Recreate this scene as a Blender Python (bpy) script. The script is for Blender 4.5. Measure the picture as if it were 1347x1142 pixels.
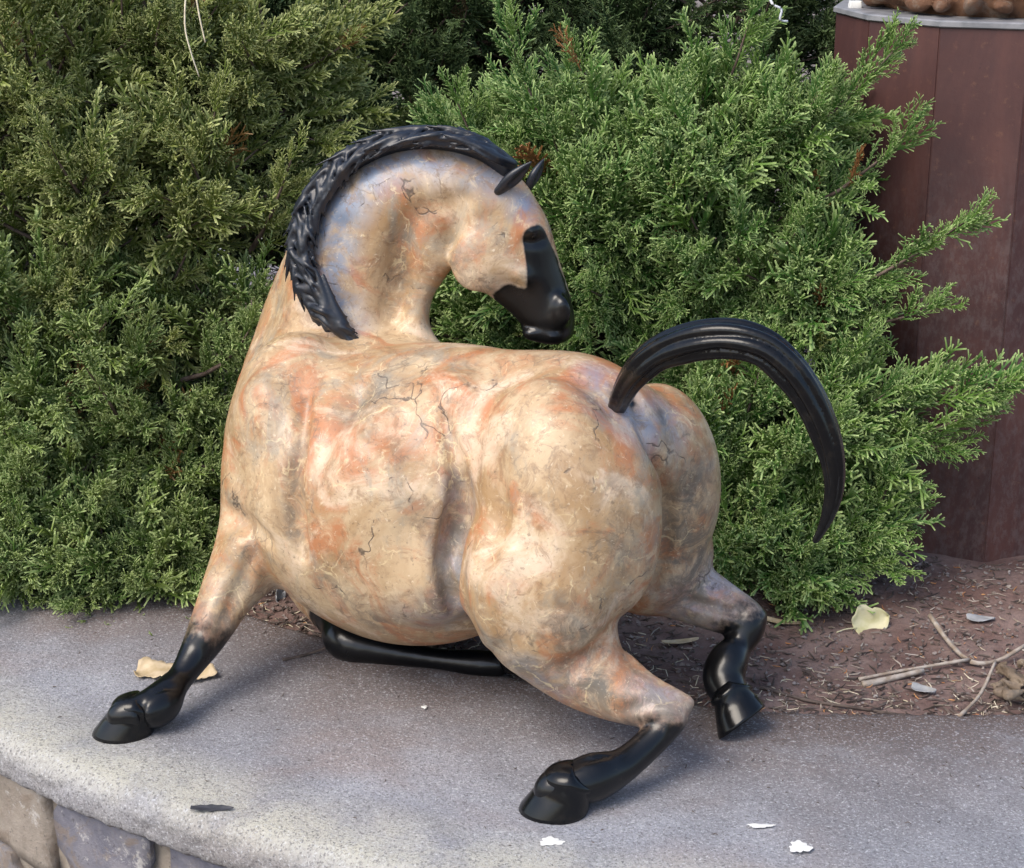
import bpy, bmesh, math, random
import numpy as np
from mathutils import Vector, Matrix, Euler
R = math.radians
random.seed(7); rng = np.random.default_rng(11)
sc = bpy.context.scene
C = sc.collection
for o in list(bpy.data.objects): bpy.data.objects.remove(o)

# ------------------------------------------------------------------ camera
CAMZ, PITCH, FPX = 1.185, R(18.6), 2400.0
cam = bpy.data.cameras.new('camera'); cam.sensor_width = 36; cam.sensor_fit = 'HORIZONTAL'
cam.lens = 36*FPX/1347; cam.clip_end = 900; cam.clip_start = .05
camo = bpy.data.objects.new('camera', cam); C.objects.link(camo)
camo.location = (0, 0, CAMZ); camo.rotation_euler = (R(90)-PITCH, 0, 0)
sc.camera = camo
# ------------------------------------------------------------------ sky, sun, exposure
SUN_EL, SUN_AZ = 50, -133          # azimuth from +Y towards +X: light from the left, a little behind the camera
w = bpy.data.worlds.new('World'); sc.world = w; w.use_nodes = True
nt = w.node_tree; sky = nt.nodes.new('ShaderNodeTexSky'); sky.sky_type = 'NISHITA'; sky.sun_disc = False
sky.sun_elevation = R(SUN_EL); sky.sun_rotation = R(SUN_AZ); sky.dust_density = 2.5; sky.air_density = 1.0; sky.ozone_density = 1.0
nt.links.new(sky.outputs[0], nt.nodes['Background'].inputs[0]); nt.nodes['Background'].inputs[1].default_value = .15
sl = bpy.data.lights.new('sun', 'SUN'); sl.energy = 1.5; sl.angle = R(35); sl.color = (1, .93, .82)
so = bpy.data.objects.new('sun', sl); C.objects.link(so)
sd = Vector((math.sin(R(SUN_AZ))*math.cos(R(SUN_EL)), math.cos(R(SUN_AZ))*math.cos(R(SUN_EL)), math.sin(R(SUN_EL))))
so.rotation_euler = sd.to_track_quat('Z', 'Y').to_euler(); so.location = sd*20
vs = sc.view_settings; vs.view_transform = 'Standard'; vs.look = 'None'; vs.gamma = 1; vs.use_curve_mapping = False
vs.exposure = .85
sc.render.engine = 'CYCLES'
sc.cycles.max_bounces = 6; sc.cycles.diffuse_bounces = 3; sc.cycles.glossy_bounces = 3

# ------------------------------------------------------------------ helpers
def depth_of(px, py, Y):
    yu = -(py-571)/FPX
    return Y/(math.cos(PITCH)+yu*math.sin(PITCH))
def P(px, py, Y):
    """world point seen at photo pixel (px, py) at the real distance Y in front of the camera"""
    t = depth_of(px, py, Y); yu = -(py-571)/FPX
    return Vector(((px-673.5)/FPX*t, Y, CAMZ+t*(-math.sin(PITCH)+yu*math.cos(PITCH))))
def G(px, py, z=0.0):
    """the point of the level z seen at that pixel"""
    yu = -(py-571)/FPX
    d = Vector(((px-673.5)/FPX, math.cos(PITCH)+yu*math.sin(PITCH), -math.sin(PITCH)+yu*math.cos(PITCH)))
    return Vector((0, 0, CAMZ))+d*((z-CAMZ)/d.z)
def PR(px, py, Y, r):
    return P(px, py, Y), r*depth_of(px, py, Y)/FPX
def tag(o, label=None, cat=None, group=None, kind=None):
    if label: o['label'] = label
    if cat: o['category'] = cat
    if group: o['group'] = group
    if kind: o['kind'] = kind
    return o
def empty(name, loc, label=None, cat=None, group=None):
    o = bpy.data.objects.new(name, None); C.objects.link(o); o.location = loc; o.empty_display_size = .05
    return tag(o, label, cat, group)
def link(name, me, m, parent=None, smooth=True):
    o = bpy.data.objects.new(name, me); C.objects.link(o)
    if m and not me.materials: me.materials.append(m)
    if smooth: me.polygons.foreach_set('use_smooth', np.ones(len(me.polygons), bool))
    if parent:
        o.parent = parent; o.matrix_parent_inverse = Matrix.Translation(parent.location).inverted() if parent.parent is None else Matrix()
    return o
def mesh_np(name, V, F):
    V = np.asarray(V, np.float32); F = np.asarray(F, np.int32)
    me = bpy.data.meshes.new(name); k = F.shape[1]
    me.vertices.add(len(V)); me.vertices.foreach_set('co', V.ravel())
    me.loops.add(F.size); me.loops.foreach_set('vertex_index', F.ravel())
    me.polygons.add(len(F)); me.polygons.foreach_set('loop_start', np.arange(0, F.size, k, dtype=np.int32))
    me.update(calc_edges=True); me.validate()
    return me
def attr(me, name, vals):
    a = me.attributes.new(name, 'FLOAT', 'POINT'); a.data.foreach_set('value', np.asarray(vals, np.float32))
def mesh_pd(name, V, F):
    me = bpy.data.meshes.new(name); me.from_pydata([tuple(v) for v in V], [], F); me.update(); return me
def catmull(pts, sub=5):
    pts = [np.asarray(p, float) for p in pts]; out = []
    n = len(pts)
    for i in range(n-1):
        p0 = pts[max(i-1, 0)]; p1 = pts[i]; p2 = pts[i+1]; p3 = pts[min(i+2, n-1)]
        for j in range(sub):
            t = j/sub
            out.append(.5*((2*p1)+(-p0+p2)*t+(2*p0-5*p1+4*p2-p3)*t*t+(-p0+3*p1-3*p2+p3)*t**3))
    out.append(pts[-1]); return np.array(out)

# ------------------------------------------------------------------ material kit
class Mat:
    def __init__(s, name):
        s.m = bpy.data.materials.new(name); s.m.use_nodes = True; s.t = s.m.node_tree
        s.b = s.t.nodes['Principled BSDF']; s.co = s.n('ShaderNodeTexCoord').outputs['Object']
    def n(s, ty, **kw):
        x = s.t.nodes.new(ty)
        for k, v in kw.items(): setattr(x, k, v)
        return x
    def put(s, sock, v):
        if hasattr(v, 'is_linked') or isinstance(v, bpy.types.NodeSocket): s.t.links.new(v, sock)
        elif isinstance(v, (tuple, list)) and len(v) == 3 and sock.type == 'RGBA': sock.default_value = (*v, 1)
        else: sock.default_value = v
    def noise(s, scale, detail=4, rough=.55, dist=0, co=None, color=False):
        x = s.n('ShaderNodeTexNoise'); x.inputs['Scale'].default_value = scale; x.inputs['Detail'].default_value = detail
        x.inputs['Roughness'].default_value = rough; x.inputs['Distortion'].default_value = dist
        s.t.links.new(co or s.co, x.inputs['Vector']); return x.outputs[1 if color else 0]
    def voro(s, scale, feature='F1', co=None, out='Distance', rand=1):
        x = s.n('ShaderNodeTexVoronoi'); x.feature = feature; x.inputs['Scale'].default_value = scale
        x.inputs['Randomness'].default_value = rand
        s.t.links.new(co or s.co, x.inputs['Vector']); return x.outputs[out]
    def ramp(s, v, a, b, lo=0, hi=1):
        x = s.n('ShaderNodeMapRange'); x.interpolation_type = 'SMOOTHSTEP'
        s.put(x.inputs[0], v); x.inputs[1].default_value = a; x.inputs[2].default_value = b
        x.inputs[3].default_value = lo; x.inputs[4].default_value = hi; return x.outputs[0]
    def math(s, op, a, b=0.0):
        x = s.n('ShaderNodeMath', operation=op); s.put(x.inputs[0], a); s.put(x.inputs[1], b); return x.outputs[0]
    def mix(s, f, a, b, mode='MIX'):
        x = s.n('ShaderNodeMix', data_type='RGBA', blend_type=mode)
        s.put(x.inputs[0], f); s.put(x.inputs[6], a); s.put(x.inputs[7], b); return x.outputs[2]
    def attr(s, name, ty='GEOMETRY'):
        return s.n('ShaderNodeAttribute', attribute_name=name, attribute_type=ty).outputs['Fac']
    def warp(s, scale, amt, co=None):
        c = s.noise(scale, 3, co=co, color=True)
        x = s.n('ShaderNodeVectorMath', operation='SCALE'); s.t.links.new(c, x.inputs[0]); x.inputs['Scale'].default_value = amt
        y = s.n('ShaderNodeVectorMath', operation='ADD'); s.t.links.new(co or s.co, y.inputs[0]); s.t.links.new(x.outputs[0], y.inputs[1]); return y.outputs[0]
    def stretch(s, v):
        x = s.n('ShaderNodeVectorMath', operation='MULTIPLY'); s.t.links.new(s.co, x.inputs[0]); x.inputs[1].default_value = v; return x.outputs[0]
    def bump(s, h, strength=.3, dist=.002, prev=None):
        x = s.n('ShaderNodeBump'); x.inputs['Strength'].default_value = strength; x.inputs['Distance'].default_value = dist
        s.put(x.inputs['Height'], h)
        if prev: s.t.links.new(prev, x.inputs['Normal'])
        return x.outputs[0]
    def out(s, col, rough=.6, normal=None, coat=0, coat_r=.2, spec=None, metal=0):
        s.put(s.b.inputs['Base Color'], col); s.put(s.b.inputs['Roughness'], rough); s.put(s.b.inputs['Metallic'], metal)
        if normal: s.t.links.new(normal, s.b.inputs['Normal'])
        s.put(s.b.inputs['Coat Weight'], coat); s.b.inputs['Coat Roughness'].default_value = coat_r
        if spec is not None: s.b.inputs['Specular IOR Level'].default_value = spec
        return s.m

def m_simple(name, a, b, scale=60, rough=.7, bump=.2, bd=.001, coat=0, spec=.5):
    k = Mat(name); f = k.ramp(k.noise(scale, 5), .35, .65)
    return k.out(k.mix(f, a, b), rough, k.bump(k.noise(scale*2, 4), bump, bd), coat=coat, spec=spec)

def m_horse():
    k = Mat('painted_patina')
    wc = k.warp(7, .09); wf = k.warp(28, .035, wc); wg = k.warp(90, .012, wf)
    base = k.mix(k.ramp(k.noise(7, 7, .66, 1.0), .36, .64), (.35, .215, .10), (.52, .38, .23))
    base = k.mix(k.math('MULTIPLY', k.ramp(k.noise(7.5, 8, .68, 1.2, wc), .46, .62), .85), base, (.42, .155, .058))      # terracotta clouds
    base = k.mix(k.math('MULTIPLY', k.ramp(k.noise(8.5, 8, .68, .8, k.stretch((-1, 1.2, 1))), .50, .66), .70), base, (.66, .52, .38))  # pink-white bloom
    base = k.mix(k.math('MULTIPLY', k.ramp(k.noise(9, 9, .72, .8, k.stretch((1.3, 1, .8))), .50, .66), .70), base, (.27, .25, .20))  # grey-green clouds
    base = k.mix(k.math('MULTIPLY', k.attr('blue'), k.ramp(k.noise(22, 5, .6, 1), .25, .6)), base, (.20, .25, .34))  # blue-grey patina; its crease patches also paint in crease shade
    base = k.mix(k.math('MULTIPLY', k.ramp(k.noise(40, 8, .75, .6, wc), .50, .64), .6), base, (.23, .135, .07))      # rubbed brown mottling
    base = k.mix(k.math('MULTIPLY', k.ramp(k.noise(34, 8, .75, .6, k.stretch((1, -1.2, 1))), .54, .68), .5), base, (.70, .55, .35))
    base = k.mix(k.math('MULTIPLY', k.attr('smoke_shade'), k.ramp(k.noise(30, 8, .78, .8, wc), .36, .60)), base, (.12, .105, .085))      # smoky mottling; along the creases it paints in their shade
    # pale webbing and fine speckle
    v1 = k.ramp(k.voro(13, 'DISTANCE_TO_EDGE', wg), 0, .022, 1, 0)
    v1 = k.math('MULTIPLY', v1, k.ramp(k.noise(17, 5, .7), .47, .62))
    base = k.mix(k.math('MULTIPLY', v1, .45), base, (.82, .68, .40))
    v3 = k.ramp(k.voro(27, 'DISTANCE_TO_EDGE', wg), 0, .05, 1, 0)
    base = k.mix(k.math('MULTIPLY', k.math('MULTIPLY', v3, k.ramp(k.noise(10, 5, .7), .48, .62)), .6), base, (.15, .11, .075))
    base = k.mix(k.ramp(k.noise(170, 4, .7), .58, .72, 0, .65), base, (.14, .095, .06))
    base = k.mix(k.ramp(k.noise(140, 3, .7, 0, wf), .60, .75, 0, .5), base, (.80, .68, .50))
    # dark cracks
    wd = k.warp(9, .16); wd = k.warp(50, .02, wd)
    v2 = k.ramp(k.voro(4.3, 'DISTANCE_TO_EDGE', wd), 0, .009, 1, 0)
    v2 = k.math('MULTIPLY', v2, k.ramp(k.noise(8, 5, .7), .51, .58))
    base = k.mix(k.math('MULTIPLY', v2, .8), base, (.06, .045, .035))
    # painted black points
    nb = k.math('ADD', k.attr('black'), k.math('MULTIPLY', k.math('SUBTRACT', k.noise(38, 6, .65), .5), .7))
    bl = k.ramp(nb, .36, .66)
    base = k.mix(k.ramp(nb, .12, .5, 0, .55), base, (.17, .14, .12))
    col = k.mix(bl, base, (.003, .0035, .0045)); k.put(k.b.inputs['Specular IOR Level'], k.ramp(bl, 0, 1, .5, .33))
    h = k.math('ADD', k.noise(70, 5, .6), k.math('MULTIPLY', v2, -1.2)); h = k.math('MULTIPLY', h, k.ramp(bl, 0, 1, 1, .25))
    rough = k.math('ADD', k.math('MULTIPLY', bl, -.24), k.math('ADD', .47, k.math('MULTIPLY', k.noise(30, 4), .12)))
    return k.out(col, rough, k.bump(h, .5, .0014), coat=.22, coat_r=.16)
def m_black():
    k = Mat('black_patina')
    c = k.mix(k.ramp(k.noise(45, 5, .6), .5, .8), (.003, .0035, .0045), (.014, .012, .010))
    return k.out(c, k.math('ADD', .14, k.math('MULTIPLY', k.noise(25, 4), .16)), k.bump(k.noise(60, 4), .12, .001), coat=.10, coat_r=.1, spec=.30)
def m_mane():
    k = Mat('mane_patina')
    c = k.mix(k.ramp(k.noise(60, 5, .6), .5, .8), (.008, .011, .018), (.032, .026, .022))
    return k.out(c, .42, k.bump(k.noise(120, 4), .3, .001), coat=.15, coat_r=.25)
def m_concrete():
    k = Mat('concrete_cap')
    base = k.mix(k.ramp(k.noise(3.2, 6, .6, .5), .35, .65), (.225, .225, .245), (.325, .33, .36))
    base = k.mix(k.math('MULTIPLY', k.ramp(k.noise(2.4, 4, .6, .3, k.stretch((1, 1.3, 1))), .48, .68), .6), base, (.26, .205, .185))   # red dust
    base = k.mix(k.math('MULTIPLY', k.attr('dust_shade'), k.ramp(k.noise(14, 6, .65), .12, .52)), base, (.115, .080, .068))  # soil dust at the inner edge, deepened to paint shade under the horse
    edge = k.math('MULTIPLY', k.attr('edge'), k.ramp(k.noise(9, 6, .65), .22, .60))
    base = k.mix(edge, base, (.50, .48, .40))
    sp = k.voro(420, 'F1', None, 'Color')
    spn = k.n('ShaderNodeSeparateColor'); k.t.links.new(sp, spn.inputs[0])
    base = k.mix(k.ramp(spn.outputs[0], .88, .98, 0, .28), base, (.60, .60, .60))
    base = k.mix(k.ramp(spn.outputs[1], .84, .97, 0, .6), base, (.11, .105, .11))
    base = k.mix(k.ramp(k.noise(190, 5, .8), .48, .66, 0, .6), base, (.095, .092, .10))
    base = k.mix(k.ramp(k.noise(210, 5, .8, 0, k.stretch((1, -1, 1))), .53, .68, 0, .7), base, (.60, .61, .64))
    base = k.mix(k.ramp(k.noise(26, 5, .7), .62, .74, 0, .45), base, (.15, .14, .14))
    h = k.math('ADD', k.math('MULTIPLY', k.noise(260, 4, .7), 1.0), k.math('MULTIPLY', k.noise(60, 5, .6), .8))
    return k.out(base, .85, k.bump(h, .9, .003), spec=.3)
def m_soil():
    k = Mat('soil')
    base = k.mix(k.ramp(k.noise(9, 6, .65), .35, .65), (.150, .092, .080), (.24, .17, .15))
    base = k.mix(k.ramp(k.noise(70, 5, .7), .52, .66, 0, .5), base, (.085, .062, .055))
    base = k.mix(k.ramp(k.noise(130, 4, .7), .62, .72, 0, .7), base, (.32, .27, .24))
    h = k.math('ADD', k.noise(45, 6, .7), k.math('MULTIPLY', k.noise(160, 4, .7), .5))
    return k.out(base, .95, k.bump(h, .9, .006), spec=.2)
def m_foliage(name, g1, g2, tipc, dry):
    k = Mat(name)
    rnd = k.n('ShaderNodeObjectInfo').outputs['Random']
    c = k.mix(rnd, g1, g2)
    c = k.mix(k.ramp(k.attr('tip'), .38, 1.0, 0, .85), c, tipc)
    c = k.mix(k.ramp(rnd, .990, .994), c, dry)
    wood = k.ramp(k.attr('tip'), 0, .06, .8, 0)
    c = k.mix(wood, c, (.10, .085, .04))
    m = k.out(c, .5, None, spec=.35)
    k.b.inputs['Subsurface Weight'].default_value = 0
    tr = k.n('ShaderNodeBsdfTranslucent'); k.t.links.new(c, tr.inputs[0])
    mx = k.n('ShaderNodeMixShader'); mx.inputs[0].default_value = .25
    k.t.links.new(k.b.outputs[0], mx.inputs[1]); k.t.links.new(tr.outputs[0], mx.inputs[2])
    k.t.links.new(mx.outputs[0], k.t.nodes['Material Output'].inputs[0]); return m
def m_rust():
    k = Mat('rusted_steel')
    c = k.mix(k.ramp(k.noise(5, 6, .65, .5, k.stretch((1, 1, .5))), .35, .68), (.050, .021, .021), (.098, .040, .033))
    c = k.mix(k.ramp(k.noise(7, 5, .6, .3, k.stretch((2.2, 2.2, .22))), .52, .72, 0, .6), c, (.04, .024, .026))
    c = k.mix(k.ramp(k.noise(60, 5, .7), .58, .72, 0, .5), c, (.16, .075, .045))
    c = k.mix(k.ramp(k.noise(95, 4, .7), .66, .72, 0, .6), c, (.02, .013, .013))
    zz = k.n('ShaderNodeSeparateXYZ'); k.t.links.new(k.co, zz.inputs[0])
    spl = k.math('MULTIPLY', k.ramp(zz.outputs[2], .05, .33, 1, 0), k.ramp(k.noise(90, 6, .8, 0, k.stretch((1, 1, .5))), .42, .66))
    c = k.mix(k.math('MULTIPLY', spl, .28), c, (.18, .155, .15))          # dried mud splashes near the ground
    return k.out(c, k.math('ADD', .42, k.math('MULTIPLY', k.noise(20, 4), .25)), k.bump(k.noise(55, 6, .7), .35, .0015), spec=.45)
def m_stone(name, a, b, c_):
    k = Mat(name); x = k.mix(k.ramp(k.noise(12, 6, .65, .8), .35, .65), a, b)
    x = k.mix(k.ramp(k.noise(22, 7, .75), .56, .64, 0, .85), x, c_)
    x = k.mix(k.ramp(k.noise(16, 7, .7, 1.0, k.stretch((1, -1, 1))), .50, .62, 0, .7), x, (.26, .205, .16))
    x = k.mix(k.ramp(k.noise(120, 4, .7), .58, .7, 0, .5), x, (.06, .055, .06))
    return k.out(x, .85, k.bump(k.noise(60, 8, .8), 1.0, .006), spec=.3)

M = dict(
    horse=m_horse(), black=m_black(), mane=m_mane(), concrete=m_concrete(), soil=m_soil(), rust=m_rust(),
    fol_left=m_foliage('juniper_green_left', (.080, .170, .030), (.17, .24, .046), (.54, .64, .28), (.24, .14, .05)),
    fol_glow=m_foliage('juniper_green_glow', (.105, .165, .030), (.195, .24, .048), (.58, .61, .27), (.26, .15, .05)),  # warm glow of flare put into the foliage colour
    fol_right=m_foliage('juniper_green_right', (.060, .175, .030), (.15, .27, .048), (.54, .66, .28), (.30, .14, .05)),
    fol_back_shade=m_foliage('juniper_green_back_shade', (.030, .065, .022), (.055, .09, .028), (.18, .25, .10), (.12, .08, .04)),  # same juniper green darkened, shade put into the colour
    bark=m_simple('juniper_bark', (.09, .06, .045), (.17, .125, .10), 40, .9, .6, .003),
    twig=m_simple('dry_twig', (.26, .20, .15), (.42, .37, .32), 60, .85, .4, .001),
    twig_dark=m_simple('dark_twig', (.055, .04, .034), (.12, .09, .075), 60, .9, .4, .001),
    straw=m_simple('dry_straw', (.55, .47, .32), (.68, .62, .48), 60, .7, .2, .0005),
    leaf_yellow=m_simple('pale_yellow_leaf', (.50, .47, .25), (.60, .56, .36), 50, .6, .4, .0008),
    leaf_tan=m_simple('tan_leaf', (.42, .32, .18), (.56, .45, .30), 50, .65, .4, .0008),
    leaf_grey=m_simple('grey_leaf', (.26, .26, .26), (.34, .34, .35), 50, .7, .3, .0008),
    dead_needles=m_simple('dead_juniper', (.42, .17, .06), (.55, .30, .13), 60, .7, .3, .0006),
    rim=m_simple('rim_steel', (.15, .155, .165), (.24, .24, .25), 30, .5, .3, .001),
    rockbrown=m_stone('bronze_rock', (.13, .065, .038), (.27, .14, .08), (.36, .25, .17)),
    mortar=m_stone('mortar', (.26, .22, .185), (.36, .32, .27), (.46, .43, .40)),
    stone_blue=m_stone('blue_grey_stone', (.17, .17, .21), (.28, .27, .30), (.62, .60, .57)),
    stone_buff=m_stone('buff_stone', (.28, .24, .20), (.38, .33, .28), (.56, .53, .50)),
    stone_grey=m_stone('grey_stone', (.15, .14, .145), (.27, .25, .25), (.62, .60, .57)),
    pale=m_simple('pale_splash', (.62, .62, .60), (.75, .74, .70), 80, .8, .3, .0006),
    wire=m_simple('galvanised_wire', (.55, .57, .60), (.70, .72, .74), 60, .35, .1, .0003),
    pebble=m_stone('pebble', (.20, .16, .145), (.34, .29, .27), (.5, .46, .43)),
)

# ------------------------------------------------------------------ planter: ground, soil, wall, cap
CX, CY, RO = .65, 3.86, 2.125
inner_pts = [(.717, 2.299), (.54, 2.301), (.349, 2.308), (.16, 2.36), (-.02, 2.425), (-.24, 2.525), (-.42, 2.64), (-.60, 2.82), (-.78, 3.15)]
ia = sorted([(math.atan2(y-CY, x-CX), math.hypot(x-CX, y-CY)) for x, y in inner_pts])
ia = [(-math.pi, 1.56)]+ia+[(-1.2, 1.56), (-.5, 1.56), (math.pi, 1.56)]
IA = np.array(sorted(ia))
def rin(a): return np.interp(a, IA[:, 0], IA[:, 1])
def sheet_grid(name, xs, ys, zf):
    X, Y = np.meshgrid(xs, ys, indexing='ij'); Z = zf(X, Y)
    V = np.stack([X, Y, Z], -1).reshape(-1, 3); nx, ny = X.shape
    i = np.arange(nx*ny).reshape(nx, ny)
    F = np.stack([i[:-1, :-1], i[1:, :-1], i[1:, 1:], i[:-1, 1:]], -1).reshape(-1, 4)
    return mesh_np(name, V, F)
def vnoise(X, Y, f, seed=0):
    r = np.random.default_rng(seed); out = 0
    for _ in range(7):
        a = r.uniform(0, 6.28); ff = f*r.uniform(.6, 1.6)
        out = out+np.sin((X*np.cos(a)+Y*np.sin(a))*ff+r.uniform(0, 6.28))
    return out/7
gx = np.concatenate([[-400, -120, -40, -15], np.linspace(-6, 7, 40), [15, 40, 120, 400]])
gy = np.concatenate([[-200, -60, -20], np.linspace(-5, 10, 40), [20, 60, 150, 450]])
g = link('ground', sheet_grid('ground', gx, gy, lambda X, Y: -.45+.01*vnoise(X, Y, 3)), m_simple('ground_dirt', (.12, .095, .08), (.20, .165, .145), 3, .95, .5, .01))
tag(g, kind='structure')
def soil_z(X, Y):
    z = -.012+.010*vnoise(X, Y, 14, 1)+.006*vnoise(X, Y, 45, 2)+.0035*vnoise(X, Y, 120, 5)
    return z+.02*np.clip((Y-2.55)/.5, 0, 1)
n_a, n_r = 420, 150
AA = np.linspace(-math.pi, math.pi, n_a+1)
rr = np.linspace(0, 1, n_r)**.6
A2, R2 = np.meshgrid(AA, rr, indexing='ij')
rad = (rin(AA)[:, None]+.03)*R2
sx, sy = CX+rad*np.cos(A2), CY+rad*np.sin(A2)
idx = np.arange(sx.size).reshape(sx.shape)
sf = np.stack([idx[:-1, :-1], idx[:-1, 1:], idx[1:, 1:], idx[1:, :-1]], -1).reshape(-1, 4)[:, ::-1]
soil = link('soil', mesh_np('soil', np.stack([sx, sy, soil_z(sx, sy)], -1).reshape(-1, 3), sf), M['soil']); tag(soil, kind='structure')

wall = empty('planter_wall', (CX, CY-RO, -.45), 'low curved stone planter wall with a speckled grey concrete cap', 'wall')
def ring(name, prof, angs, mat, parent, edge=None):
    """prof: list of functions angle->(radius, z)"""
    V = []; 
    cols = [np.stack([np.broadcast_to(f(angs)[0], angs.shape), np.broadcast_to(f(angs)[1], angs.shape)], -1) for f in prof]
    PF = np.stack(cols, 1); na, npf = PF.shape[:2]
    rnoise = .0022*np.sin(angs*91)+.0015*np.sin(angs*233+1)
    V = np.stack([CX+PF[..., 0]*np.cos(angs)[:, None], CY+PF[..., 0]*np.sin(angs)[:, None], PF[..., 1]], -1).reshape(-1, 3)
    i = np.arange(na*npf).reshape(na, npf)
    F = np.stack([i[:-1, :-1], i[1:, :-1], i[1:, 1:], i[:-1, 1:]], -1).reshape(-1, 4)
    me = mesh_np(name, V, F)
    if edge is not None:
        attr(me, 'edge', np.tile(edge[0], na)); attr(me, 'dust_shade', np.tile(edge[1], na))
    return link(name, me, mat, parent)
angs = np.concatenate([np.linspace(-math.pi, -2.8, 20)[:-1], np.linspace(-2.8, -.8, 700), np.linspace(-.8, math.pi, 90)[1:]])
wob = lambda a, s=0: .0014*np.sin(a*57+s)+.0010*np.sin(a*143+2*s)+.0013*np.sin(a*311+s)+.0012*np.sin(a*719+3*s)+.0008*np.sin(a*1290+5*s)
prof = [lambda a: (rin(a)-.004, -.09), lambda a: (rin(a)-.002, -.012), lambda a: (rin(a)+.004+wob(a, 4), -.002)]
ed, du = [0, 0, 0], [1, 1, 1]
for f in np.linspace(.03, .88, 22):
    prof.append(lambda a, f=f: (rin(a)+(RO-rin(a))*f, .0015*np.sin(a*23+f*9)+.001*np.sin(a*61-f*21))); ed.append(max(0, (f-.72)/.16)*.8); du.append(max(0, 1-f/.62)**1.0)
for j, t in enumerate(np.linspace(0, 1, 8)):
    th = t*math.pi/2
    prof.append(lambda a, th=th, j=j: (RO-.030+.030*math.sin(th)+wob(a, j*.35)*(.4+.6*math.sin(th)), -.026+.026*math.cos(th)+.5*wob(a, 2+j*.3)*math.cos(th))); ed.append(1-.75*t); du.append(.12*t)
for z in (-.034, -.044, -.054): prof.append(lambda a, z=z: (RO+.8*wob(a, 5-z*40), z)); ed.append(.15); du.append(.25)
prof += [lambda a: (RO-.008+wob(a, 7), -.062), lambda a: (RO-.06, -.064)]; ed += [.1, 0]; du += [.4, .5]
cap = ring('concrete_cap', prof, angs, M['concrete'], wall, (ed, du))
core = ring('mortar_core', [lambda a: (rin(a)-.003, -.46), lambda a: (rin(a)-.003, -.062), lambda a: (RO-.040, -.062), lambda a: (RO-.040+wob(a, 1), -.25), lambda a: (RO-.040, -.46)], angs[::2], M['mortar'], wall)
# rubble stones set in the wall face under the cap
def stone_mesh(wd, ht, dp, seed, cuts=6):
    r = random.Random(seed); bm = bmesh.new(); bmesh.ops.create_cube(bm, size=1)
    bmesh.ops.subdivide_edges(bm, edges=bm.edges[:], cuts=cuts, use_grid_fill=True)
    ph = [(Vector((r.gauss(0, 1), r.gauss(0, 1), r.gauss(0, 1)))*f, r.uniform(0, 6), a) for f, a in ((1.3, .07), (1.9, .06), (3, .05), (5, .035), (7, .03))]
    for v in bm.verts:
        p = v.co.copy()*2; q = p.normalized()*1.25; p = p.lerp(q, .10)
        d = sum(math.sin(p.dot(k_)+o_)*a for k_, o_, a in ph); p = p*(1+d*.7)+Vector((r.uniform(-1, 1), r.uniform(-1, 1), r.uniform(-1, 1)))*.03
        v.co = Vector((p.x*wd/2, p.y*dp/2, p.z*ht/2))
    me = bpy.data.meshes.new('stone'); bm.to_mesh(me); bm.free(); return me
zs = [(-.135, .125), (-.265, .115), (-.385, .11)]
for row, (zc, ht) in enumerate(zs):
    a = -2.95+row*.03
    while a < -.75:
        wd = random.uniform(.13, .26); ac = a+wd/2/RO
        o = link('stone', stone_mesh(wd, ht*random.uniform(.92, 1.04), .075, random.random()), random.choice([M['stone_blue'], M['stone_buff'], M['stone_grey'], M['stone_buff']]), wall)
        o.location = (CX+(RO-.066)*math.cos(ac), CY+(RO-.066)*math.sin(ac), zc+random.uniform(-.004, .004)); o.rotation_euler = (0, random.uniform(-.06, .06), ac+math.pi/2)
        a += (wd+random.uniform(.022, .04))/RO

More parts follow.
